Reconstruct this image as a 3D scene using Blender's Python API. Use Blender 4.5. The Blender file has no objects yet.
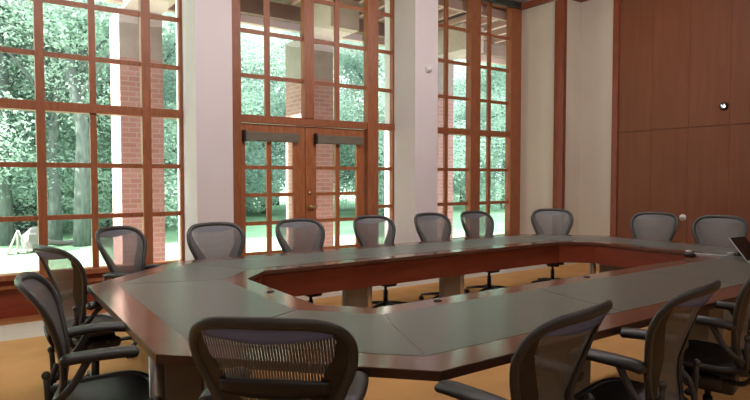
import bpy, bmesh, math, random
from mathutils import Vector, Matrix
random.seed(7)
C = bpy.context.scene.collection
SC = bpy.context.scene

# ------------------------------------------------------------------ camera, world, lights, exposure
cam_d = bpy.data.cameras.new('camera'); cam = bpy.data.objects.new('camera', cam_d); C.objects.link(cam)
cam_d.sensor_width = 36.0; cam_d.lens = 572.0 / 750.0 * 36.0
cam.location = (0, 0, 1.46)
YAW = math.radians(34.6); PITCH = math.atan(22 / 572.0)
fwd = Vector((math.sin(YAW) * math.cos(PITCH), math.cos(YAW) * math.cos(PITCH), -math.sin(PITCH)))
cam.rotation_euler = fwd.to_track_quat('-Z', 'Y').to_euler()
cam_d.clip_end = 300
SC.camera = cam
SC.view_settings.view_transform = 'Standard'; SC.view_settings.look = 'None'
SC.view_settings.exposure = 0.0; SC.view_settings.gamma = 1.0
SC.view_settings.use_curve_mapping = False
SC.cycles.use_denoising = True
SC.cycles.max_bounces = 8; SC.cycles.transparent_max_bounces = 24
SC.cycles.sample_clamp_indirect = 6.0

w = bpy.data.worlds.new('sky'); SC.world = w; w.use_nodes = True
wn = w.node_tree; bgn = wn.nodes['Background']
bgn.inputs['Color'].default_value = (0.88, 0.97, 0.98, 1); bgn.inputs['Strength'].default_value = 4.6

def sun(direction, energy, color):
    d = bpy.data.lights.new('sun', 'SUN'); d.energy = energy; d.color = color; d.angle = math.radians(1.0)
    o = bpy.data.objects.new('sun', d); C.objects.link(o)
    o.rotation_euler = (-Vector(direction)).to_track_quat('-Z', 'Y').to_euler(); o.location = (-8, 12, 12)
sun((-0.82, 0.03, 0.52), 26.0, (1.0, 0.95, 0.85))

def area(loc, target, size, energy, color, sizey=None, portal=False):
    d = bpy.data.lights.new('area_light', 'AREA'); d.energy = energy; d.color = color
    d.shape = 'RECTANGLE'; d.size = size; d.size_y = sizey or size
    if portal: d.cycles.is_portal = True
    o = bpy.data.objects.new('area_light', d); C.objects.link(o); o.location = loc
    o.rotation_euler = (Vector(target) - Vector(loc)).to_track_quat('-Z', 'Y').to_euler()
    return o
# unseen area lights added under the ceiling as room fill
area((2.6, -1.6, 4.52), (2.6, -1.6, 0), 10.5, 85, (1.0, 0.88, 0.86), 4.4)
area((3.2, 3.6, 4.50), (3.2, 6.4, 1.2), 8.0, 265, (1.0, 0.91, 0.92), 0.9)     # added strip aimed at the window wall to brighten the pilasters
# daylight portals in the window openings
area((-0.4, 7.22, 2.45), (-0.4, 0, 2.45), 4.8, 1, (1, 1, 1), 4.0, True)
area((3.85, 7.22, 2.3), (3.85, 0, 2.3), 2.7, 1, (1, 1, 1), 4.3, True)
area((6.85, 7.22, 2.45), (6.85, 0, 2.45), 2.3, 1, (1, 1, 1), 4.0, True)

# ------------------------------------------------------------------ materials
def mat(name, col, rough=0.5, metal=0.0, col2=None, scale=6.0, stretch=(1, 1, 1), bump=0.0, bscale=None,
        detail=4.0, spec=0.5, coat=0.0, ramp=(0.35, 0.65)):
    m = bpy.data.materials.new(name); m.use_nodes = True
    nt = m.node_tree; b = nt.nodes['Principled BSDF']
    b.inputs['Base Color'].default_value = (*col, 1); b.inputs['Roughness'].default_value = rough
    b.inputs['Metallic'].default_value = metal; b.inputs['Specular IOR Level'].default_value = spec
    b.inputs['Coat Weight'].default_value = coat; b.inputs['Coat Roughness'].default_value = 0.15
    tc = nt.nodes.new('ShaderNodeTexCoord'); mp = nt.nodes.new('ShaderNodeMapping')
    mp.inputs['Scale'].default_value = stretch
    nt.links.new(tc.outputs['Object'], mp.inputs['Vector'])
    nz = nt.nodes.new('ShaderNodeTexNoise'); nz.inputs['Scale'].default_value = scale; nz.inputs['Detail'].default_value = detail
    nt.links.new(mp.outputs['Vector'], nz.inputs['Vector'])
    c2 = col2 or tuple(c * 0.88 for c in col)
    r = nt.nodes.new('ShaderNodeValToRGB'); r.color_ramp.elements[0].position = ramp[0]; r.color_ramp.elements[1].position = ramp[1]
    r.color_ramp.elements[0].color = (*c2, 1); r.color_ramp.elements[1].color = (*col, 1)
    nt.links.new(nz.outputs['Fac'], r.inputs['Fac']); nt.links.new(r.outputs['Color'], b.inputs['Base Color'])
    if bump:
        n2 = nt.nodes.new('ShaderNodeTexNoise'); n2.inputs['Scale'].default_value = bscale or scale * 6; n2.inputs['Detail'].default_value = 3
        nt.links.new(mp.outputs['Vector'], n2.inputs['Vector'])
        bp = nt.nodes.new('ShaderNodeBump'); bp.inputs['Strength'].default_value = bump; bp.inputs['Distance'].default_value = 0.01
        nt.links.new(n2.outputs['Fac'], bp.inputs['Height']); nt.links.new(bp.outputs['Normal'], b.inputs['Normal'])
    return m

M = {}
M['plaster'] = mat('plaster', (0.70, 0.64, 0.64), 0.85, col2=(0.67, 0.61, 0.61), scale=1.5, bump=0.05, bscale=60)
M['plaster_warm'] = mat('plaster_warm', (0.62, 0.55, 0.45), 0.85, col2=(0.59, 0.52, 0.42), scale=1.5, bump=0.05, bscale=60)
M['ceiling'] = mat('ceiling_paint', (0.92, 0.88, 0.90), 0.9)
M['frame'] = mat('window_wood', (0.33, 0.115, 0.048), 0.38, col2=(0.26, 0.085, 0.036), scale=5, stretch=(6, 6, 1), spec=0.4)
M['door_wood'] = mat('door_wood', (0.40, 0.15, 0.06), 0.38, col2=(0.30, 0.10, 0.04), scale=5, stretch=(6, 6, 1), spec=0.4)
M['trim'] = mat('trim_wood', (0.26, 0.068, 0.032), 0.35, col2=(0.21, 0.052, 0.025), scale=4, stretch=(6, 6, 1), spec=0.4)
M['panel'] = mat('wall_veneer', (0.21, 0.070, 0.031), 0.45, col2=(0.185, 0.060, 0.027), scale=2.2, stretch=(5, 5, 0.5), spec=0.35)
M['base'] = mat('base_veneer', (0.26, 0.045, 0.018), 0.35, col2=(0.20, 0.032, 0.013), scale=3, stretch=(1, 1, 4), spec=0.4)
M['tablewood'] = mat('table_cherry', (0.135, 0.058, 0.038), 0.17, col2=(0.10, 0.040, 0.026), scale=4, stretch=(2, 2, 2), spec=0.55, coat=0.35)
M['apron'] = mat('apron_cherry', (0.20, 0.045, 0.022), 0.28, col2=(0.16, 0.035, 0.018), scale=3, stretch=(1, 1, 5), spec=0.5)
M['inlay'] = mat('table_inlay', (0.115, 0.125, 0.108), 0.29, col2=(0.108, 0.118, 0.101), scale=14, spec=0.5)
M['pedestal'] = mat('pedestal_laminate', (0.24, 0.21, 0.17), 0.5)
M['metal'] = mat('brushed_metal', (0.62, 0.60, 0.57), 0.32, 0.9, spec=0.5)
M['black'] = mat('black_plastic', (0.016, 0.015, 0.015), 0.42)
M['graphite'] = mat('graphite_plastic', (0.045, 0.044, 0.040), 0.38)
M['pad'] = mat('armrest_vinyl', (0.022, 0.021, 0.021), 0.36)
M['chrome'] = mat('polished_metal', (0.55, 0.54, 0.53), 0.22, 1.0)
M['blind'] = mat('blind_fabric', (0.16, 0.14, 0.10), 0.8)
M['blinddark'] = mat('blind_case', (0.03, 0.03, 0.026), 0.5)
M['screen'] = mat('laptop_screen', (0.012, 0.012, 0.013), 0.2)
M['silver'] = mat('laptop_silver', (0.62, 0.62, 0.63), 0.35, 0.6)
M['white'] = mat('white_plastic', (0.75, 0.73, 0.70), 0.45)
M['carpet'] = mat('carpet', (0.55, 0.30, 0.115), 0.95, col2=(0.49, 0.265, 0.10), scale=3, bump=0.3, bscale=220, spec=0.1)
M['woodfloor'] = mat('wood_floor', (0.36, 0.14, 0.045), 0.4, col2=(0.28, 0.10, 0.03), scale=3, stretch=(1, 7, 1))
M['palefloor'] = mat('pale_border', (0.52, 0.46, 0.38), 0.4, col2=(0.46, 0.40, 0.33), scale=3)
M['lawn'] = mat('lawn_grass', (0.40, 0.60, 0.40), 0.9, col2=(0.28, 0.46, 0.29), scale=0.5, bump=0.4, bscale=30, spec=0.1)
M['patio'] = mat('patio_paving', (0.5, 0.45, 0.40), 0.85, scale=2)
M['bark'] = mat('tree_bark', (0.17, 0.19, 0.18), 0.9, col2=(0.10, 0.11, 0.11), scale=5, stretch=(3, 3, 0.7), bump=0.4)
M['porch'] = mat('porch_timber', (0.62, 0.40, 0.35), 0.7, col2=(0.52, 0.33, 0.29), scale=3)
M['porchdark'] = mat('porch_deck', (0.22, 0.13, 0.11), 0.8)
M['stone'] = mat('garden_stone', (0.20, 0.18, 0.18), 0.85, scale=3, bump=0.3)
M['pale'] = mat('pale_siding', (0.72, 0.76, 0.82), 0.8)
M['roof'] = mat('roof_shingle', (0.25, 0.24, 0.25), 0.85)
M['peach'] = mat('pale_rendered_beam', (0.62, 0.50, 0.44), 0.8)
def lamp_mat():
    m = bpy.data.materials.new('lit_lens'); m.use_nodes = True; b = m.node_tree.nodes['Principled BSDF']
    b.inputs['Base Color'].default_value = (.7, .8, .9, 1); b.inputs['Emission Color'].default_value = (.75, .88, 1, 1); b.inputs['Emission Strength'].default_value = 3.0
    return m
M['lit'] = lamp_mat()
M['piershade'] = mat('beam_shade_grey', (0.40, 0.33, 0.30), 0.85)  # grey-brown stands in for the porch beam's shade on the upper brick
M['stonepale'] = mat('weathered_pale_wood', (0.42, 0.38, 0.36), 0.85)
M['edge'] = mat('shaded_edge_wood', (0.050, 0.020, 0.013), 0.3)  # wood colour darkened to carry the poor light on the table edge
M['brass'] = mat('brass', (0.55, 0.42, 0.20), 0.3, 0.9)

def brick_mat():
    m = bpy.data.materials.new('brick_masonry'); m.use_nodes = True; nt = m.node_tree; b = nt.nodes['Principled BSDF']
    tc = nt.nodes.new('ShaderNodeTexCoord'); s = nt.nodes.new('ShaderNodeSeparateXYZ'); a = nt.nodes.new('ShaderNodeMath'); a.operation = 'ADD'
    cb = nt.nodes.new('ShaderNodeCombineXYZ'); br = nt.nodes.new('ShaderNodeTexBrick')
    nt.links.new(tc.outputs['Object'], s.inputs[0]); nt.links.new(s.outputs['X'], a.inputs[0]); nt.links.new(s.outputs['Y'], a.inputs[1])
    nt.links.new(a.outputs[0], cb.inputs['X']); nt.links.new(s.outputs['Z'], cb.inputs['Y']); nt.links.new(cb.outputs[0], br.inputs['Vector'])
    br.inputs['Color1'].default_value = (0.47, 0.25, 0.22, 1); br.inputs['Color2'].default_value = (0.40, 0.20, 0.18, 1)
    br.inputs['Mortar'].default_value = (0.47, 0.34, 0.32, 1); br.inputs['Scale'].default_value = 1.0
    br.inputs['Brick Width'].default_value = 0.215; br.inputs['Row Height'].default_value = 0.075; br.inputs['Mortar Size'].default_value = 0.008
    nt.links.new(br.outputs['Color'], b.inputs['Base Color']); b.inputs['Roughness'].default_value = 0.9
    return m
M['brick'] = brick_mat()

def glass_mat():
    m = bpy.data.materials.new('window_glass'); m.use_nodes = True; nt = m.node_tree; nt.nodes.remove(nt.nodes['Principled BSDF'])
    out = nt.nodes['Material Output']; t = nt.nodes.new('ShaderNodeBsdfTransparent'); g = nt.nodes.new('ShaderNodeBsdfGlossy')
    t.inputs['Color'].default_value = (0.95, 0.98, 0.97, 1); g.inputs['Roughness'].default_value = 0.02
    lw = nt.nodes.new('ShaderNodeFresnel'); lw.inputs['IOR'].default_value = 1.3
    ge = nt.nodes.new('ShaderNodeNewGeometry'); sb = nt.nodes.new('ShaderNodeMath'); sb.operation = 'SUBTRACT'; sb.inputs[0].default_value = 1.0; nt.links.new(ge.outputs['Backfacing'], sb.inputs[1])
    ml = nt.nodes.new('ShaderNodeMath'); ml.operation = 'MULTIPLY'; nt.links.new(lw.outputs[0], ml.inputs[0]); nt.links.new(sb.outputs[0], ml.inputs[1])
    mx = nt.nodes.new('ShaderNodeMixShader'); nt.links.new(ml.outputs[0], mx.inputs[0]); nt.links.new(t.outputs[0], mx.inputs[1]); nt.links.new(g.outputs[0], mx.inputs[2])
    nt.links.new(mx.outputs[0], out.inputs['Surface']); return m
M['glass'] = glass_mat()
def sheen_mat():  # bluish translucent colour standing in for light on the chair back's top
    m = mat('blue_grey_sheen', (0.30, 0.34, 0.50), 0.25); nt = m.node_tree; b = nt.nodes['Principled BSDF']; out = nt.nodes['Material Output']
    t = nt.nodes.new('ShaderNodeBsdfTranslucent'); t.inputs['Color'].default_value = (.50, .56, .85, 1)
    mx = nt.nodes.new('ShaderNodeMixShader'); mx.inputs[0].default_value = .5
    nt.links.new(b.outputs[0], mx.inputs[1]); nt.links.new(t.outputs[0], mx.inputs[2]); nt.links.new(mx.outputs[0], out.inputs['Surface']); return m
M['band'] = sheen_mat()

def mesh_mat(name, col, solid, period, rough=0.45):
    # woven see-through suspension fabric: opaque threads with open gaps between them
    m = bpy.data.materials.new(name); m.use_nodes = True; nt = m.node_tree; b = nt.nodes['Principled BSDF']
    b.inputs['Base Color'].default_value = (*col, 1); b.inputs['Roughness'].default_value = rough
    out = nt.nodes['Material Output']; t = nt.nodes.new('ShaderNodeBsdfTransparent'); mx = nt.nodes.new('ShaderNodeMixShader')
    tc = nt.nodes.new('ShaderNodeTexCoord'); s = nt.nodes.new('ShaderNodeSeparateXYZ'); nt.links.new(tc.outputs['Object'], s.inputs[0])
    mu = nt.nodes.new('ShaderNodeMath'); mu.operation = 'MULTIPLY'; mu.inputs[1].default_value = 1.0 / period; nt.links.new(s.outputs['X'], mu.inputs[0])
    fr = nt.nodes.new('ShaderNodeMath'); fr.operation = 'FRACT'; nt.links.new(mu.outputs[0], fr.inputs[0])
    lt = nt.nodes.new('ShaderNodeMath'); lt.operation = 'LESS_THAN'; lt.inputs[1].default_value = solid; nt.links.new(fr.outputs[0], lt.inputs[0])
    nt.links.new(lt.outputs[0], mx.inputs[0]); nt.links.new(t.outputs[0], mx.inputs[1]); nt.links.new(b.outputs[0], mx.inputs[2])
    nt.links.new(mx.outputs[0], out.inputs['Surface']); return m
M['mesh'] = mesh_mat('suspension_mesh', (0.12, 0.118, 0.112), 0.80, 0.0105)

def leaf_mat(name, a, bcol):
    m = bpy.data.materials.new(name); m.use_nodes = True; nt = m.node_tree; b = nt.nodes['Principled BSDF']
    out = nt.nodes['Material Output']
    tc = nt.nodes.new('ShaderNodeTexCoord'); nz = nt.nodes.new('ShaderNodeTexNoise'); nz.inputs['Scale'].default_value = 0.9
    nt.links.new(tc.outputs['Object'], nz.inputs['Vector'])
    r = nt.nodes.new('ShaderNodeValToRGB'); r.color_ramp.elements[0].color = (*a, 1); r.color_ramp.elements[1].color = (*bcol, 1)
    r.color_ramp.elements[0].position = .35; r.color_ramp.elements[1].position = .65
    nt.links.new(nz.outputs['Fac'], r.inputs['Fac']); nt.links.new(r.outputs['Color'], b.inputs['Base Color'])
    b.inputs['Roughness'].default_value = 0.6
    tl = nt.nodes.new('ShaderNodeBsdfTranslucent'); nt.links.new(r.outputs['Color'], tl.inputs['Color'])
    mx = nt.nodes.new('ShaderNodeMixShader'); mx.inputs[0].default_value = 0.45
    nt.links.new(b.outputs[0], mx.inputs[1]); nt.links.new(tl.outputs[0], mx.inputs[2]); nt.links.new(mx.outputs[0], out.inputs['Surface'])
    return m
M['leaf'] = leaf_mat('leaf_green', (0.40, 0.52, 0.46), (0.66, 0.78, 0.70))
M['leafdark'] = leaf_mat('leaf_deep_green', (0.27, 0.38, 0.34), (0.50, 0.63, 0.57))

# ------------------------------------------------------------------ mesh helpers
class MB:
    def __init__(s): s.bm = bmesh.new()
    def box(s, x0, x1, y0, y1, z0, z1, bev=0.0):
        vs = [s.bm.verts.new((x, y, z)) for x in (x0, x1) for y in (y0, y1) for z in (z0, z1)]
        fs = [s.bm.faces.new([vs[i] for i in q]) for q in ((0, 1, 3, 2), (4, 6, 7, 5), (0, 4, 5, 1), (2, 3, 7, 6), (0, 2, 6, 4), (1, 5, 7, 3))]
        if bev: 
            es = list({e for f in fs for e in f.edges})
            bmesh.ops.bevel(s.bm, geom=es, offset=bev, segments=2, profile=0.5, affect='EDGES')
        return s
    def cyl(s, p, q, r, r2=None, n=16):
        p, q = Vector(p), Vector(q); d = q - p; r2 = r if r2 is None else r2
        res = bmesh.ops.create_cone(s.bm, cap_ends=True, segments=n, radius1=r, radius2=r2, depth=d.length)
        m = Matrix.Translation((p + q) / 2) @ d.to_track_quat('Z', 'Y').to_matrix().to_4x4()
        bmesh.ops.transform(s.bm, matrix=m, verts=res['verts']); return s
    def ball(s, c, r, sc=(1, 1, 1), seg=14):
        res = bmesh.ops.create_uvsphere(s.bm, u_segments=seg, v_segments=max(6, seg // 2), radius=r)
        bmesh.ops.transform(s.bm, matrix=Matrix.Translation(c) @ Matrix.Diagonal((*sc, 1)), verts=res['verts']); return s
    def prism(s, poly, z0, z1):
        b = [s.bm.verts.new((x, y, z0)) for x, y in poly]; t = [s.bm.verts.new((x, y, z1)) for x, y in poly]; n = len(poly)
        s.bm.faces.new(b[::-1]); s.bm.faces.new(t)
        for i in range(n): s.bm.faces.new((b[i], b[(i + 1) % n], t[(i + 1) % n], t[i]))
        return s
    def ring(s, outer, inner, z0, z1):
        n = len(outer); L = []
        for poly in (outer, inner):
            for z in (z0, z1): L.append([s.bm.verts.new((x, y, z)) for x, y in poly])
        o0, o1, i0, i1 = L
        for k in range(n):
            j = (k + 1) % n
            for q in ((o1[k], o1[j], i1[j], i1[k]), (o0[k], i0[k], i0[j], o0[j]), (o0[k], o0[j], o1[j], o1[k]), (i0[k], i1[k], i1[j], i0[j])): s.bm.faces.new(q)
        return s
    def sweep(s, pts, ra, rb, ref=(0, 0, 1), closed=False, n=10, taper=None):
        """elliptical tube; ra is the half size along ref-ish, rb across it"""
        pts = [Vector(p) for p in pts]; N = len(pts); rings = []
        for i, p in enumerate(pts):
            a = pts[i - 1] if (i or closed) else p; b = pts[(i + 1) % N] if (i < N - 1 or closed) else p
            t = (b - a).normalized(); rf = Vector(ref(i) if callable(ref) else ref)
            u = (rf - t * rf.dot(t)).normalized(); v = t.cross(u); k = taper(i / (N - 1)) if taper else 1
            rings.append([s.bm.verts.new(p + u * ra * k * math.cos(2 * math.pi * j / n) + v * rb * k * math.sin(2 * math.pi * j / n)) for j in range(n)])
        for i in range(N if closed else N - 1):
            A, B = rings[i], rings[(i + 1) % N]
            for j in range(n): s.bm.faces.new((A[j], A[(j + 1) % n], B[(j + 1) % n], B[j]))
        if not closed: s.bm.faces.new(rings[0][::-1]); s.bm.faces.new(rings[-1])
        return s
    def grid(s, rows):
        R = [[s.bm.verts.new(p) for p in r] for r in rows]
        for a, b in zip(R, R[1:]):
            for j in range(len(a) - 1): s.bm.faces.new((a[j], a[j + 1], b[j + 1], b[j]))
        return s
    def build(s, name, m, parent=None, smooth=False, recalc=True):
        if recalc: bmesh.ops.recalc_face_normals(s.bm, faces=s.bm.faces[:])
        me = bpy.data.meshes.new(name); s.bm.to_mesh(me); s.bm.free(); me.materials.append(M[m])
        if smooth:
            for p in me.polygons: p.use_smooth = True
        o = bpy.data.objects.new(name, me); C.objects.link(o)
        if parent: o.parent = parent
        return o

def empty(name, loc=(0, 0, 0), rz=0):
    o = bpy.data.objects.new(name, None); C.objects.link(o); o.location = loc; o.rotation_euler = (0, 0, rz); o.empty_display_size = 0.1; return o
def tag(o, label, cat, group=None, kind=None):
    o['label'] = label; o['category'] = cat
    if group: o['group'] = group
    if kind: o['kind'] = kind
    return o
def struct(o, label=None, cat=None):
    o['kind'] = 'structure'
    if label: o['label'] = label; o['category'] = cat
    return o
def children(o): return [c for c in bpy.data.objects if c.parent == o]
def copy_tree(o, parent=None, kids=None):
    kids = kids if kids is not None else KID
    c = o.copy(); C.objects.link(c)
    if parent: c.parent = parent
    for ch in kids.get(o.name, []): copy_tree(ch, c, kids)
    return c
KID = {}
def index_kids(root):
    KID[root.name] = children(root)
    for ch in KID[root.name]: index_kids(ch)
def smooth_closed(pts, k=6):
    out = []; N = len(pts); P = [Vector(p) for p in pts]
    for i in range(N):
        a, b, c, d = P[i - 1], P[i], P[(i + 1) % N], P[(i + 2) % N]
        for j in range(k):
            t = j / k; out.append(0.5 * ((2 * b) + (c - a) * t + (2 * a - 5 * b + 4 * c - d) * t * t + (3 * b - a - 3 * c + d) * t ** 3))
    return out
def smooth_open(pts, k=6):
    P = [Vector(p) for p in pts]; P = [P[0] * 2 - P[1]] + P + [P[-1] * 2 - P[-2]]; out = []
    for i in range(1, len(P) - 2):
        a, b, c, d = P[i - 1:i + 3]
        for j in range(k):
            t = j / k; out.append(0.5 * ((2 * b) + (c - a) * t + (2 * a - 5 * b + 4 * c - d) * t * t + (3 * b - a - 3 * c + d) * t ** 3))
    out.append(P[-2]); return out
def interp(tab, x):
    if x <= tab[0][0]: return tab[0][1]
    for (a, va), (b, vb) in zip(tab, tab[1:]):
        if x <= b: return va + (vb - va) * (x - a) / (b - a)
    return tab[-1][1]

# ------------------------------------------------------------------ room shell
WY = 7.05            # inner face plane of the glazing
CZ = 4.57
FX0, FX1, FY0 = -3.0, 8.48, -4.0
struct(MB().box(FX0, FX1, FY0, 6.06, -0.1, 0).build('floor', 'carpet'), 'tan carpet under and around the conference table', 'floor')
struct(MB().box(FX0, FX1, 6.06, 6.72, -0.1, 0).build('trim_1', 'palefloor'), 'pale floor band between carpet and dark wood floor', 'floor border')
struct(MB().box(FX0, FX1, 6.72, 7.3, -0.1, 0).build('trim_2', 'woodfloor'), 'reddish wood floor strip along the window wall', 'floor border')
struct(MB().box(FX0 - .2, FX1 + .4, FY0 - .2, 7.32, CZ, CZ + 0.2).build('ceiling', 'ceiling'), 'white painted ceiling', 'ceiling')
struct(MB().box(FX0 - .2, FX0, FY0, 7.3, 0, CZ).build('wall_left', 'plaster'), 'plain plaster wall left of the camera', 'wall')
struct(MB().box(FX0, FX1, FY0 - .2, FY0, 0, CZ).build('wall_back', 'plaster_warm'), 'plain plaster wall behind the camera', 'wall')
# window wall: two pilasters and what lies between the openings
m = MB()
m.box(2.04, 2.47, 6.54, 7.30, 0, CZ); m.box(5.22, 5.65, 6.54, 7.30, 0, CZ)
struct(m.build('wall_front', 'plaster'), 'white plaster pilasters standing between the tall windows', 'wall')
m = MB()
m.box(FX0, 2.04, 7.07, 7.22, 0, 0.40); m.box(2.47, 2.76, 7.07, 7.22, 0, 0.40); m.box(4.72, 5.22, 7.07, 7.22, 0, 0.40); m.box(5.65, 8.01, 7.07, 7.22, 0, 0.40)
m.box(FX0, 2.04, 7.045, 7.07, 0.0, 0.10); m.box(5.65, 8.01, 7.045, 7.07, 0.0, 0.10)
struct(m.build('baseboard_front', 'base'), 'dark red wood panelling below the windows', 'panelling')
m = MB(); m.box(FX0, 2.04, 7.0, 7.06, 0.305, 0.335); m.box(5.65, 8.01, 7.0, 7.06, 0.305, 0.335)
struct(m.build('trim_3', 'frame'), 'narrow wooden ledge below the window sill', 'ledge')
# end wall: return near the windows, recessed part, wood wall
m = MB(); m.box(8.01, 8.68, 6.12, 7.30, 0, CZ); m.box(8.48, 8.68, 5.49, 6.12, 0, CZ)
struct(m.build('wall_right', 'plaster_warm'), 'cream plaster end wall with a shallow step', 'wall')
m = MB(); m.box(8.52, 8.68, FY0, 5.39, 0, CZ)
ys = [5.39 - 0.555 * i for i in range(17)]
for a, b in zip(ys, ys[1:]):
    for z0, z1 in ((0.12, 2.185), (2.195, 4.42)):
        m.box(8.48, 8.52, max(b + .0018, FY0), a - .0018, z0, z1)
m.box(8.50, 8.52, FY0, 5.39, 0, CZ)
struct(m.build('wall_panelled', 'panel'), 'brown wood panelled end wall with fine joints', 'wall').name = 'wall_east'
m = MB(); m.box(8.45, 8.50, 5.39, 5.49, 0, 4.42)
struct(m.build('trim_4', 'trim'), 'red-brown vertical strip where plaster meets wood wall', 'trim')
m = MB(); m.box(7.975, 8.02, 6.08, 6.26, 0, 4.42); m.box(8.01, 8.06, 6.08, 6.13, 0, 4.42)
struct(m.build('trim_5', 'trim'), 'red-brown wooden corner strip on the stepped wall', 'trim')
m = MB(); m.box(7.94, 8.01, 6.06, 7.05, 4.44, 4.54); m.box(7.94, 8.48, 6.05, 6.12, 4.44, 4.54); m.box(8.41, 8.50, FY0, 6.06, 4.44, 4.54)
struct(m.build('trim_6', 'trim'), 'dark red crown moulding under the ceiling', 'trim')

# ------------------------------------------------------------------ windows
ROWS = [1.03, 1.60, 2.785, 3.36, 3.92]
def window(name, x0, x1, posts, muntins, label, zb=0.42, zt=4.50, rows=ROWS, holes=None, extra=None):
    root = struct(empty(name, ((x0 + x1) / 2, WY + .05, zb)), label, 'window')
    ox, oy, oz = root.location
    def B(m, a, b, y0, y1, c, d, bev=0.004): m.box(a - ox, b - ox, y0 - oy, y1 - oy, c - oz, d - oz, bev)
    f = MB()
    B(f, x0, x1, WY - .02, WY + .15, zt, CZ)                                   # head
    for a, b, d in posts: B(f, a, b, WY - d, WY + .08, zb if not (holes and holes[0] < a < holes[1] - .01) else 2.28, zt)
    B(f, x0, x1, WY - .015, WY + .15, 2.18, 2.28)                              # transom
    if not holes: B(f, x0, x1, WY - .03, WY + .15, zb - .03, zb + .03)
    else:
        B(f, x0, holes[0], WY - .03, WY + .15, zb - .03, zb + .03); B(f, holes[1], x1, WY - .03, WY + .15, zb - .03, zb + .03)
    f.build('window_frame', 'frame', root)
    g = MB()
    for c in muntins:
        hole = holes and holes[0] < c < holes[1]
        B(g, c - .034, c + .034, WY + .016, WY + .064, 2.28 if hole else zb, zt, 0.003)
    for z in rows:
        if holes and z < 2.2: B(g, x0, holes[0], WY + .02, WY + .058, z - .027, z + .027, 0.003); B(g, holes[1], x1, WY + .02, WY + .058, z - .027, z + .027, 0.003)
        else: B(g, x0, x1, WY + .02, WY + .058, z - .027, z + .027, 0.003)
    g.build('muntins', 'frame', root)
    p = MB(); y = WY + .04
    spans = [(x0, x1, zb, zt)] if not holes else [(x0, x1, 2.2, zt), (x0, holes[0], zb, 2.2), (holes[1], x1, zb, 2.2)]
    for a, b, c, d in spans: B(p, a, b, y, y + .006, c, d, 0)
    p.build('pane', 'glass', root)
    return root
window('window_1', FX0, 2.04, [(-2.83, -2.65, .05), (-1.76, -1.58, .05), (-0.66, -0.49, .05), (0.50, 0.585, .025), (1.565, 1.665, .03), (2.0, 2.04, .0)],
       [-2.2, -1.12, 0.0, 1.055, 2.2 - .2 + .1], 'tall wood-framed grid window at the left, brick pier behind it')
window('window_2', 2.47, 5.22, [(2.47, 2.76, .05), (3.675, 3.825, .03), (4.71, 4.90, .04), (5.19, 5.22, .0)],
       [3.155, 4.225], 'tall wood grid window above and beside the double doors', holes=(2.76, 4.72))
w3 = window('window_3', 5.65, 8.01, [(5.65, 5.80, .05), (6.78, 7.00, .05), (7.75, 8.01, .05)],
       [6.295, 7.285], 'narrow tall wood grid window beside the cream end wall', zt=4.47)
b = MB().box(5.66 - w3.location.x, 7.98 - w3.location.x, -.14 + 0, -.06, 4.45 - w3.location.z, 4.555 - w3.location.z, 0.01).build('roller_blind', 'blinddark', w3)
b['label'] = 'dark roller blind case at the window head'

# double doors
def door(name, x0, x1, lx0, lx1, mc, hinge_left, label):
    root = struct(empty(name, ((x0 + x1) / 2, WY + .06, 0)), label, 'door'); ox, oy = root.location.x, root.location.y
    def B(m, a, b, y0, y1, c, d, bev=0.004): m.box(a - ox, b - ox, y0 - oy, y1 - oy, c, d, bev)
    f = MB(); ya, yb = WY + .03, WY + .08
    B(f, x0, lx0, ya, yb, 0, 2.17); B(f, lx1, x1, ya, yb, 0, 2.17); B(f, lx0, lx1, ya, yb, 1.98, 2.17); B(f, lx0, lx1, ya, yb, 0, 0.48)
    f.build('door_frame', 'door_wood', root)
    g = MB(); B(g, mc - .033, mc + .033, ya + .001, yb - .006, .48, 1.98, .003)
    for z in (0.86, 1.235, 1.60): B(g, lx0, lx1, ya + .005, yb - .01, z - .025, z + .025, .003)
    g.build('muntins', 'door_wood', root)
    p = MB(); B(p, lx0, lx1, ya + .025, ya + .03, .48, 1.98, 0); p.build('pane', 'glass', root)
    r = MB(); B(r, lx0 - .02, lx1 + .06, WY - .05, WY + .02, 1.94, 2.06, 0.015); bl = r.build('roller_blind', 'blind', root); bl['label'] = 'rolled grey-beige blind across the door top'
    e = MB(); B(e, lx0 - .045, lx0 - .02, WY - .055, WY + .025, 1.93, 2.08, 0.004); e.build('bracket', 'black', bl)
    return root
door('door_1', 2.765, 3.705, 2.84, 3.525, 3.175, True, 'left leaf of the glazed wooden double door')
d2 = door('door_2', 3.715, 4.695, 3.885, 4.56, 4.235, False, 'right leaf of the glazed wooden double door')
h = MB(); ox, oy = d2.location.x, d2.location.y
h.cyl((3.775 - ox, WY + .03 - oy, 1.06), (3.775 - ox, WY - .02 - oy, 1.06), .025); h.cyl((3.775 - ox, WY - .02 - oy, 1.06), (3.875 - ox, WY - .02 - oy, 1.06), .009); h.cyl((3.775 - ox, WY + .03 - oy, 1.25), (3.775 - ox, WY + .01 - oy, 1.25), .022)
h.build('door_handle', 'brass', d2, True)

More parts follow.
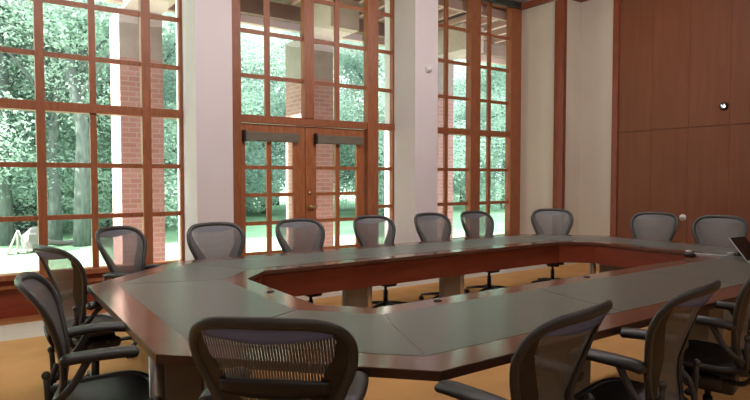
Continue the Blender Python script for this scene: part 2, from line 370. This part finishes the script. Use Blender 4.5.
# small fittings on the walls
d = MB(); d.cyl((0, 0, 0), (0, -.025, 0), .055, n=24).cyl((0, -.025, 0), (0, -.045, 0), .04, .02, n=24)
o = d.build('smoke_detector', 'white', None, True); o.location = (5.46, 6.54, 3.06); tag(o, 'small round white detector high on the right white pilaster', 'detector')
r = empty('spot_lens', (8.48, 3.80, 2.45)); tag(r, 'small round glass port shining in the wood panelled wall', 'lens port')
MB().cyl((0, 0, 0), (-.02, 0, 0), .055, n=24).build('rim', 'black', r, True)
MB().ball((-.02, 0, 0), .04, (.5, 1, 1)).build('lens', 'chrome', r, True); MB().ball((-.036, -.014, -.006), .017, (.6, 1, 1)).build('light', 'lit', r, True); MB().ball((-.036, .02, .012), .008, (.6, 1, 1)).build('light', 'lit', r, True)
r = empty('wall_control', (8.48, 4.33, .88)); tag(r, 'small round white knob plate low on the wood panelled wall', 'wall control')
MB().cyl((0, 0, 0), (-.012, 0, 0), .05, n=24).build('plate', 'white', r, True)
MB().cyl((-.012, 0, 0), (-.035, 0, 0), .025, .02, n=20).build('knob', 'silver', r, True)

# ------------------------------------------------------------------ conference table
def offset(poly, d):           # poly CCW; positive d moves edges inwards
    out = []; n = len(poly)
    for i in range(n):
        p0, p1, p2 = Vector(poly[i - 1]), Vector(poly[i]), Vector(poly[(i + 1) % n])
        e1, e2 = (p1 - p0).normalized(), (p2 - p1).normalized(); n1, n2 = Vector((-e1.y, e1.x)), Vector((-e2.y, e2.x))
        a, c = p1 + n1 * d, p1 + n2 * d; den = e1.x * e2.y - e1.y * e2.x
        t = ((c - a).x * e2.y - (c - a).y * e2.x) / den; out.append(tuple(a + e1 * t))
    return out
OUT = [(1.40, 1.60), (5.68, 1.60), (6.50, 2.42), (6.50, 4.21), (5.68, 5.03), (1.38, 5.03), (0.58, 4.24), (0.58, 2.42)]
INN = [(1.80, 2.60), (5.40, 2.60), (5.66, 2.86), (5.66, 3.87), (5.40, 4.13), (1.80, 4.13), (1.56, 3.88), (1.56, 2.86)]
T = empty('conference_table', (3.5, 3.3, 0)); tag(T, 'large ring-shaped conference table, cherry edges with grey-green inlay and open centre', 'table')
tx, ty = 3.5, 3.3
L = lambda poly: [(x - tx, y - ty) for x, y in poly]
MB().ring(L(OUT), L(INN), 0.708, 0.738).build('tabletop', 'tablewood', T)
MB().ring(L(offset(OUT, -0.003)), L(offset(OUT, 0.02)), 0.700, 0.7345).build('edge_shade', 'edge', T)  # thin ring with the edge's shade painted in as dark colour
io, ii = offset(OUT, 0.165), offset(INN, -0.15)
for k in range(8):
    j = (k + 1) % 8; nseg = 3 if k in (0, 4) else 1
    for s_ in range(nseg):
        a0, a1 = s_ / nseg, (s_ + 1) / nseg
        def lerp(p, q, t): return Vector(p) * (1 - t) + Vector(q) * t
        q = [lerp(io[k], io[j], a0), lerp(io[k], io[j], a1), lerp(ii[k], ii[j], a1), lerp(ii[k], ii[j], a0)]
        cen = sum(q, Vector((0, 0))) / 4
        q = offset([tuple(v) for v in q], 0.004)
        MB().prism(L(q), 0.734, 0.7395).build('inlay_panel', 'inlay', T)
MB().ring(L(offset(INN, -0.02)), L(offset(INN, -0.055)), 0.50, 0.70).build('inner_apron', 'apron', T)
MB().ring(L(offset(OUT, 0.30)), L(offset(OUT, 0.33)), 0.60, 0.70).build('support_rail', 'black', T)
def pedestal(x0, x1, y0, y1, cols):
    p = MB().box(x0 - tx, x1 - tx, y0 - ty, y1 - ty, 0.0, 0.70, 0.006).build('pedestal', 'pedestal', T)
    for cx, cy in cols: MB().cyl((cx - tx, cy - ty, 0), (cx - tx, cy - ty, 0.70), .033, n=20).build('metal_column', 'metal', p, True)
for px in (2.66, 3.81): pedestal(px, px + .22, 4.30, 4.38, [(px + .255, 4.33)])
pedestal(5.95, 6.15, 3.6, 4.0, [(5.92, 4.06)])
pedestal(0.69, 0.865, 2.73, 2.85, [(0.66, 2.76), (0.90, 2.76)])
for px in (2.62, 4.2): pedestal(px, px + .22, 1.95, 2.3, [(px + .255, 2.27)])
pedestal(5.95, 6.15, 2.5, 2.9, [(5.92, 2.46)])
for gx, gy in [(1.50, 3.34), (2.15, 4.19), (2.20, 2.54), (3.60, 4.19), (5.03, 4.19), (3.63, 2.54), (5.05, 2.54), (5.73, 3.35)]:
    MB().cyl((gx - tx, gy - ty, .737), (gx - tx, gy - ty, .7425), .024, n=18).build('grommet', 'black', T, True)

# ------------------------------------------------------------------ office chairs
YB = [(.46, -.205), (.54, -.195), (.62, -.185), (.70, -.19), (.80, -.222), (.90, -.262), (.97, -.295), (1.02, -.325), (1.06, -.355)]
def back_y(x, z): return interp(YB, z) + 0.055 * (x / .28) ** 2
HALF = [(0, 1.050), (.11, 1.047), (.19, 1.038), (.245, 1.012), (.276, .965), (.279, .905), (.262, .845), (.232, .78), (.203, .71), (.185, .64), (.178, .57), (.165, .515), (.12, .485), (.05, .478)]
def outline_xz():
    pts = [(x, z) for x, z in HALF] + [(-x, z) for x, z in HALF[:0:-1]]
    return smooth_closed([(x, 0, z) for x, z in pts], 4)
def half_w(z):
    O = sorted([(p.z, p.x) for p in outline_xz() if p.x >= 0]); best = 0
    best = interp(O, z); return best
def build_chair(arm_top, lumbar=False):
    root = empty('office_chair')
    ol = outline_xz(); pts = [(p.x, back_y(p.x, p.z), p.z) for p in ol]
    cen = Vector((0, -.24, .80))
    MB().sweep(pts, .021, .015, ref=lambda i: (Vector(pts[i]) - cen) * Vector((1, 0, 1)), closed=True, n=10).build('back_frame', 'graphite', root, True)
    rows = []
    zs = [.485 + i * (1.04 - .485) / 26 for i in range(27)]
    for z in zs:
        hw = max(half_w(z), .03); rows.append([(hw * u / 8, back_y(hw * u / 8, z), z) for u in range(-8, 9)])
    MB().grid(rows).build('back_mesh', 'mesh', root, True)
    # lens-shaped strip behind the back's top, a bluish sheen put into colour
    rows = []
    for i in range(17):
        x = -.225 + .45 * i / 16; t = 1 - (x / .235) ** 2; zt = 1.033 - .02 * (abs(x) / .225) ** 3; zl = zt - .012 - .045 * t
        rows.append([(x, back_y(x, zz) - .010, zz) for zz in (zt, zt * .66 + zl * .34, zt * .34 + zl * .66, zl)])
    bnd = MB().grid(rows).build('top_sheen', 'band', root, True)
    md = bnd.modifiers.new('thickness', 'SOLIDIFY'); md.thickness = .005
    # dark side webs that give the light panel its waisted shape
    IN = [(.49, .115), (.55, .135), (.62, .132), (.70, .105), (.76, .125), (.84, .175), (.92, .222), (.99, .235), (1.02, .21)]
    for sx in (-1, 1):
        rows = []
        for i in range(27):
            z = .49 + .53 * i / 26; hw = half_w(z); xi = min(interp(IN, z), hw - .004)
            rows.append([(sx * (xi + (hw - xi) * u / 4), back_y(xi + (hw - xi) * u / 4, z) - .007 + .004 * (u / 4), z) for u in range(5)])
        MB().grid(rows).build('side_web', 'black', root, True)
    # lumbar pad
    rows = []
    for i in range(15 if lumbar else 0):
        x = -.20 + .40 * i / 14; hh = .036 - .010 * (x / .2) ** 2
        rows.append([(x, back_y(x, zz) - .012 - .012 * (1 - abs(zz - .80) / .04), zz) for zz in (.80 - hh, .80 - hh * .4, .80 + hh * .4, .80 + hh)])
    if lumbar:
      lp = MB().grid(rows).build('lumbar_pad', 'black', root, True); md = lp.modifiers.new('thickness', 'SOLIDIFY'); md.thickness = .012
    # seat
    def seat_z(x, y): return .455 + .028 * (x / .25) ** 2 - .55 * max(0, y - .13) ** 1.6 + .012 * max(0, -y - .1) / .1
    so = smooth_closed([(0, .245, 0), (.13, .24, 0), (.215, .21, 0), (.252, .13, 0), (.25, .02, 0), (.235, -.10, 0), (.20, -.185, 0), (.10, -.205, 0),
                        (0, -.207, 0), (-.10, -.205, 0), (-.20, -.185, 0), (-.235, -.10, 0), (-.25, .02, 0), (-.252, .13, 0), (-.215, .21, 0), (-.13, .24, 0)], 3)
    sp = [(p.x, p.y, seat_z(p.x, p.y)) for p in so]
    MB().sweep(sp, .016, .022, ref=(0, 0, 1), closed=True, n=10).build('seat_frame', 'black', root, True)
    ring_ = [[(p[0] * k, p[1] * k, seat_z(p[0] * k, p[1] * k) + .006) for p in sp + sp[:1]] for k in (.98, .75, .5, .25, .02)]
    MB().grid(ring_).build('seat_mesh', 'black', root, True)
    # tilt mechanism, spine
    mbx = MB().box(-.085, .085, -.15, .12, .30, .425, .02); mbx.box(-.15, .15, -.10, .13, .33, .405, .03); mbx.cyl((-.16, .02, .39), (.16, .02, .39), .014)
    for sx in (-1, 1): mbx.sweep(smooth_open([(sx * .07, -.08, .38), (sx * .11, -.19, .39), (sx * .155, -.245, .45), (sx * .178, -.232, .53), (sx * .182, -.205, .60)], 4), .016, .014, ref=(1, 0, 0))
    mbx.build('tilt_mechanism', 'graphite', root, True)
    # arms
    for sx in (-1, 1):
        pad = MB(); P = smooth_open([(sx * .247, -.175, arm_top - .040), (sx * .252, -.14, arm_top - .024), (sx * .257, -.06, arm_top - .018), (sx * .254, .04, arm_top - .018), (sx * .245, .115, arm_top - .023), (sx * .238, .145, arm_top - .029)], 4)
        n = len(P)
        pad.sweep(P, .024, .049, ref=(0, 0, 1), n=12, taper=lambda t: max(.35, min(1, math.sin(math.pi * min(max(t * .92 + .04, 0), 1)) * 2.6)))
        pad.build('arm_pad', 'pad', root, True)
        a = MB(); a.sweep(smooth_open([(sx * .178, -.205, .53), (sx * .225, -.21, .545), (sx * .262, -.17, .575), (sx * .262, -.12, .63), (sx * .256, -.06, arm_top - .03)], 4), .017, .013, ref=(0, 1, 0))
        a.sweep([(sx * .215, -.225, .50), (sx * .215, -.228, .60), (sx * .212, -.232, .66)], .013, .013, ref=(0, 1, 0)); a.ball((sx * .215, -.232, .665), .019)
        a.build('arm_bracket', 'graphite', root, True)
    MB().cyl((0, 0, .10), (0, 0, .25), .027).cyl((0, 0, .24), (0, 0, .35), .017).build('gas_lift', 'black', root, True)
    bs = MB().cyl((0, 0, .075), (0, 0, .13), .055, .035, n=20)
    for k in range(5):
        a = math.radians(90 + 72 * k); c, s = math.cos(a), math.sin(a)
        bs.sweep([(c * .03, s * .03, .105), (c * .16, s * .16, .098), (c * .30, s * .30, .075)], .021, .029, ref=(0, 0, 1), taper=lambda t: 1 - .35 * t)
    bs.build('star_base', 'graphite', root, True)
    for k in range(5):
        a = math.radians(90 + 72 * k); c, s = math.cos(a) * .30, math.sin(a) * .30; ca, sa = -math.sin(a + .5), math.cos(a + .5)
        cb = MB()
        for q in (-1, 1): cb.cyl((c + ca * .006 * q, s + sa * .006 * q, .03), (c + ca * .026 * q, s + sa * .026 * q, .03), .03, n=16)
        cb.cyl((c, s, .03), (c, s, .075), .009); cb.build('caster', 'black', root, True)
    index_kids(root)
    return root
proto_hi, proto_lo, proto_lumbar = build_chair(.755), build_chair(.700), build_chair(.755, True)
used = set()
def place(bt, ang, hi, label, group='mesh office chairs around the conference table'):
    """bt: ground point under the middle of the back's top edge; ang: heading in degrees (0 = +x, 90 = +y)"""
    p = (proto_lo, proto_hi, proto_lumbar)[hi]
    o = p if p.name not in used else copy_tree(p); used.add(p.name)
    o.scale = (.93, .93, .972); a = math.radians(ang); o.location = (bt[0] + .33 * math.cos(a), bt[1] + .33 * math.sin(a), 0); o.rotation_euler = (0, 0, a - math.pi / 2)
    tag(o, label, 'chair', group); return o
CH = [
 ((0.685, 1.60), 49, 2, 'black mesh office chair nearest the viewer, seen from behind at bottom left centre'),
 ((1.655, 1.12), 99, 1, 'black mesh office chair seen from behind, nearest to the table corner on the near side'),
 ((2.40, 1.10), 99, 1, 'black mesh office chair seen from behind, between two others on the near table side'),
 ((3.40, 1.22), 103, 1, 'black mesh office chair cut off by the right picture edge on the near side'),
 ((0.12, 2.90), -8, 2, 'black mesh office chair in profile at far left, front one at the table end'),
 ((0.30, 4.12), 18, 0, 'grey mesh office chair second from the front at the left table end'),
 ((0.93, 5.40), -53, 0, 'grey mesh office chair at far left table corner, brick pier visible through its mesh'),
 ((1.81, 5.36), -90, 0, 'grey mesh office chair in front of the left white pilaster'),
 ((2.69, 5.36), -90, 0, 'grey mesh office chair in front of the middle of the double doors'),
 ((3.61, 5.36), -90, 0, 'grey mesh office chair in front of the side light right of the doors'),
 ((4.46, 5.36), -90, 0, 'grey mesh office chair in front of the right white pilaster'),
 ((5.20, 5.36), -90, 0, 'grey mesh office chair in front of the narrow right window'),
 ((6.50, 5.12), -138, 0, 'grey mesh office chair at the far right table corner before the cream wall'),
 ((6.92, 3.86), 195, 0, 'grey mesh office chair before the wood wall, left one of two at table end'),
 ((6.92, 3.09), 190, 0, 'grey mesh office chair before the wood wall, behind the laptop'),
]
for c in CH: place(*c)

# ------------------------------------------------------------------ things on the table
lt = empty('laptop', (5.50, 2.18, 0.7395), math.radians(0)); tag(lt, 'open silver laptop with dark screen on the right part of the table', 'laptop')
MB().box(-.15, .15, -.22, 0, 0, .016, .005).build('base', 'silver', lt)
MB().box(-.135, .135, -.11, -.015, .0165, .018).build('keyboard', 'black', lt)
MB().box(-.04, .04, -.20, -.135, .0165, .0175).build('touchpad', 'graphite', lt)
ld = MB().box(-.15, .15, 0, .008, 0, .245, .003).build('lid', 'silver', lt); ld.location = (0, .004, .012); ld.rotation_euler = (math.radians(-38), 0, 0)
MB().box(-.142, .142, -.0015, .0, .008, .237).build('screen', 'screen', ld)
ms = empty('computer_mouse', (5.42, 2.70, .7395), .4); tag(ms, 'small black computer mouse near the inner table edge', 'mouse')
MB().ball((0, 0, .006), .032, (1, 1.6, .85), 18).build('body', 'black', ms, True); MB().cyl((-.006, .025, .030), (.006, .025, .030), .006).build('scroll_wheel', 'graphite', ms, True)
pl = empty('cable_plug', (5.56, 2.78, .7395)); tag(pl, 'small whitish cable plug lying beside the mouse', 'plug')
MB().box(-.025, .025, -.02, .02, 0, .032, .008).build('body', 'white', pl); MB().cyl((-.025, 0, .015), (-.045, 0, .015), .008).build('tip', 'metal', pl)
cb = MB().sweep(smooth_open([(5.575, 2.76, .745), (5.60, 2.66, .743), (5.66, 2.52, .743), (5.72, 2.46, .743), (5.80, 2.40, .744)], 6), .0035, .0035).build('cable', 'white', None, True)
tag(cb, 'thin pale cable running over the table to the laptop things', 'cable')
ad = empty('power_adapter', (5.86, 2.40, .7395), .5); tag(ad, 'black power adapter with a coiled cable behind the laptop', 'adapter')
MB().box(-.06, .06, -.03, .03, 0, .03, .006).build('body', 'black', ad)
MB().sweep([(math.cos(t * .45) * (.045 + .0006 * t) - .1, math.sin(t * .45) * .035 + .05, .006 + .0005 * t) for t in range(50)], .004, .004).build('cable', 'black', ad, True)
gr = MB().sweep([(math.cos(t * .5) * .04, math.sin(t * .5) * .03, .006 + .0007 * t) for t in range(36)], .0045, .0045).build('coiled_cable', 'silver', None, True)
gr.location = (5.72, 2.47, .7395); tag(gr, 'small coil of light grey cable beside the black adapter', 'cable')

# ------------------------------------------------------------------ outside
GZ = -0.12
struct(MB().box(-60, 90, 10.2, 120, GZ - .2, GZ).build('lawn', 'lawn'), 'sunlit lawn outside the windows', 'lawn')
struct(MB().box(-12, 30, 7.22, 10.2, GZ - .2, GZ + .01).build('patio', 'patio'), 'paved strip between house and lawn', 'paving')
PX = [1.70, 4.68, 7.60, 10.6]
names = ['square red brick porch pier outside the left window', 'square red brick porch pier outside the double doors', 'square red brick porch pier outside the narrow right window', 'square red brick porch pier beyond the right end of the window wall']
for x, nm in zip(PX, names):
    o = empty('brick_pier'); MB().box(-.305, .305, -.35, .35, 0, 3.22 - GZ, .004).build('brick_shaft', 'brick', o); MB().box(-.305, .305, -.35, .35, 3.22 - GZ, 3.93 - GZ, .004).build('upper_shade_block', 'piershade', o); o.location = (x + .305, 9.35, GZ); tag(o, nm, 'pier', 'brick piers of the porch')  # upper block holds the beam's shade in its colour
P = empty('porch_roof', (6.5, 9.0, 4.15)); tag(P, 'timber porch roof of beams and rafters carried by the brick piers', 'porch roof')
def PB(name, mt, *bxs, par=P):
    m = MB()
    for q in bxs: m.box(q[0] - 6.5, q[1] - 6.5, q[2] - 9, q[3] - 9, q[4] - 4.15, q[5] - 4.15)
    return m.build(name, mt, par)
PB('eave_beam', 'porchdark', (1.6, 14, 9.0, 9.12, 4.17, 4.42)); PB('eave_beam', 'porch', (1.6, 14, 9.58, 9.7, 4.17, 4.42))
for x in PX: PB('cross_beam', 'peach', (x + .07, x + .62, 8.15, 9.0, 3.93, 4.42))
PB('fascia', 'porch', (1.5, 14, 10.40, 10.46, 4.52, 4.70))
x = 1.75
while x < 13.6:
    PB('rafter', 'porch', (x, x + .07, 7.30, 10.40, 4.44, 4.54)); x += .45
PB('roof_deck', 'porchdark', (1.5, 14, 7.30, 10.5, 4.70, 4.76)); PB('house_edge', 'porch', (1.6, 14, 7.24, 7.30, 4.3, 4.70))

def tree_proto(seed, H, R, nleaf, leafm, trunk_r, crown_lo):
    rnd = random.Random(seed); root = empty('tree')
    t = MB(); pts = [(rnd.uniform(-.12, .12) * i * .4, rnd.uniform(-.12, .12) * i * .4, H * .8 * i / 6 - (0.05 if i == 0 else 0)) for i in range(7)]
    t.sweep(pts, trunk_r, trunk_r, ref=(1, 0, 0), n=9, taper=lambda s: 1 - .75 * s)
    cl = []
    for k in range(26):
        a = rnd.uniform(0, 6.28); hz = rnd.uniform(crown_lo, 1.0); rr = R * math.sqrt(rnd.random()) * (1.15 - .55 * abs(hz - .55))
        cl.append((rr * math.cos(a), rr * math.sin(a), H * hz, rnd.uniform(.28, .5) * R))
    for k in range(9):
        q = cl[k]; z0 = max(H * .25, q[2] * .62); t.sweep(smooth_open([(0, 0, z0), (q[0] * .5, q[1] * .5, (z0 + q[2]) / 2 + .2), (q[0], q[1], q[2])], 3), trunk_r * .28, trunk_r * .28, ref=(1, 0.1, 0), n=6, taper=lambda s: 1 - .7 * s)
    t.build('trunk', 'bark', root, True)
    bm = bmesh.new()
    for i in range(nleaf):
        q = cl[rnd.randrange(len(cl))]
        d = Vector((rnd.gauss(0, 1), rnd.gauss(0, 1), rnd.gauss(0, 1))); d.normalize(); d *= q[3] * rnd.random() ** .45
        c = Vector(q[:3]) + Vector((d.x, d.y, d.z * .8)); s = rnd.uniform(.022, .05)
        u = Vector((rnd.gauss(0, 1), rnd.gauss(0, 1), rnd.gauss(0, .5))).normalized(); v = u.cross(Vector((rnd.gauss(0, 1), rnd.gauss(0, 1), rnd.gauss(0, 1)))).normalized()
        vs = [bm.verts.new(c + u * s * 1.4), bm.verts.new(c + v * s * .7), bm.verts.new(c - u * s * 1.4), bm.verts.new(c - v * s * .7)]
        bm.faces.new(vs)
    me = bpy.data.meshes.new('foliage'); bm.to_mesh(me); bm.free(); me.materials.append(M[leafm])
    f = bpy.data.objects.new('foliage', me); C.objects.link(f); f.parent = root
    index_kids(root); return root
protos = [tree_proto(1, 9.5, 3.2, 70000, 'leaf', .30, .10), tree_proto(2, 11, 3.6, 80000, 'leafdark', .38, .12), tree_proto(3, 5.5, 2.6, 50000, 'leaf', .12, .10), tree_proto(4, 10, 2.6, 30000, 'leaf', .20, .50)]
tu = set()
def tree(k, x, y, sc, rz, label):
    p = protos[k]; o = p if k not in tu else copy_tree(p); tu.add(k)
    o.location = (x, y, GZ); o.rotation_euler = (0, 0, rz); o.scale = (sc, sc, sc); tag(o, label, 'tree', 'trees beyond the lawn'); return o
BG = 'leafy green tree in the dense wood behind the lawn'
tree(1, 1.0, 19.0, 1.0, 0, 'dark green tree filling the middle of the left window behind the slim trunks')
tree(0, -1.4, 17.6, 1.0, 1.0, 'light green tree at the far left edge of the left window')
tree(3, 1.92, 14.8, 1.0, 2.2, 'slim tree with bare grey trunk, right of the post in the left window')
tree(3, 1.46, 15.6, .8, .3, 'thinner bare-trunked tree just right of the post in the left window')
tree(3, 0.45, 16.0, 1.05, 4.2, 'bare-trunked tree rising behind the boulder in the left window')
tree(0, 4.2, 17.5, .95, 3.1, 'tree filling the gap between the first brick pier and left pilaster')
tree(2, 3.2, 19.5, 1.1, .4, BG); tree(2, 0.0, 20.5, 1.2, 2.0, BG); tree(2, -3.2, 19.0, 1.2, 4.0, BG); tree(1, -4.0, 22, 1.0, 2.0, BG)
tree(1, 11.2, 21, 1.0, 1.3, 'dark green tree behind the brick pier outside the double doors')
tree(0, 6.6, 23.5, 1.1, 4.4, BG); tree(0, 13.5, 18.5, 1.0, .7, 'tree behind the glass of the right door leaf')
tree(2, 10.5, 24, 1.3, 5.0, BG); tree(1, 15.5, 22.5, 1.0, 3.3, 'tree behind the side light right of the double doors')
tree(0, 19.0, 21.5, 1.05, 5.5, 'tree behind the left half of the narrow right window')
tree(1, 22.5, 20.5, .95, .2, 'tree behind the right half of the narrow right window')
tree(2, 17, 26, 1.4, 1.1, BG); tree(2, 24, 25.5, 1.4, 3.0, BG); tree(0, 27, 23, 1.1, 2.4, BG); tree(1, 5, 29, 1.3, .9, BG); tree(1, 14, 31, 1.3, 1.9, BG); tree(1, -1.5, 27, 1.3, 4.9, BG); tree(1, 23.5, 32, 1.3, 2.9, BG)
tree(0, 9.5, 31, 1.4, 2.5, BG); tree(0, 2, 25, 1.2, 3.7, BG); tree(1, 30, 29, 1.2, 3.7, BG)

# rock and log on the lawn, pale building beyond
rk = MB().ball((0, 0, .28), .24, (1, .8, 1.35), 12); 
for v in rk.bm.verts: v.co += Vector((random.uniform(-.03, .03), random.uniform(-.03, .03), random.uniform(-.03, .03)))
o = rk.build('boulder', 'stone', None, False); o.location = (.94, 14.2, GZ - .05); tag(o, 'grey-brown boulder on the lawn seen through the left window', 'boulder')
fr = empty('garden_trestle', (.62, 13.9, GZ)); tag(fr, 'small pale wooden trestle on the lawn beside the boulder', 'trestle')
for a, b2 in (((-.2, 0, 0), (0, 0, .5)), ((.2, 0, 0), (0, 0, .5)), ((0, .2, 0), (0, 0, .5))): MB().cyl(a, b2, .02, n=8).build('leg', 'stonepale', fr, True)
MB().box(-.25, .25, -.05, .2, .05, .08).build('board', 'stonepale', fr)
lg = MB().sweep(smooth_open([(0, 0, .25), (.5, .1, .18), (1.0, .05, .30), (1.6, .2, .55)], 4), .07, .07, n=8, taper=lambda t: 1 - .6 * t).build('fallen_branch', 'stone', None, True)
lg.location = (1.15, 15.0, GZ - .12); tag(lg, 'pale fallen branch on the lawn beneath the trees', 'branch')
bd = empty('garden_building', (9.2, 26, GZ)); tag(bd, 'pale bluish-white building beyond the trees seen through the left door leaf', 'building')
MB().box(-1.6, 1.6, 0, 3, 0, 2.7).build('wall', 'pale', bd)
rf = MB(); rf.prism([(-1.9, -.3), (1.9, -.3), (1.9, 3.3), (-1.9, 3.3)], 2.7, 2.85); rf.build('roof', 'roof', bd)
dr = MB().box(-.45, .45, -.06, 0, 0, 2.0).build('door', 'roof', bd)
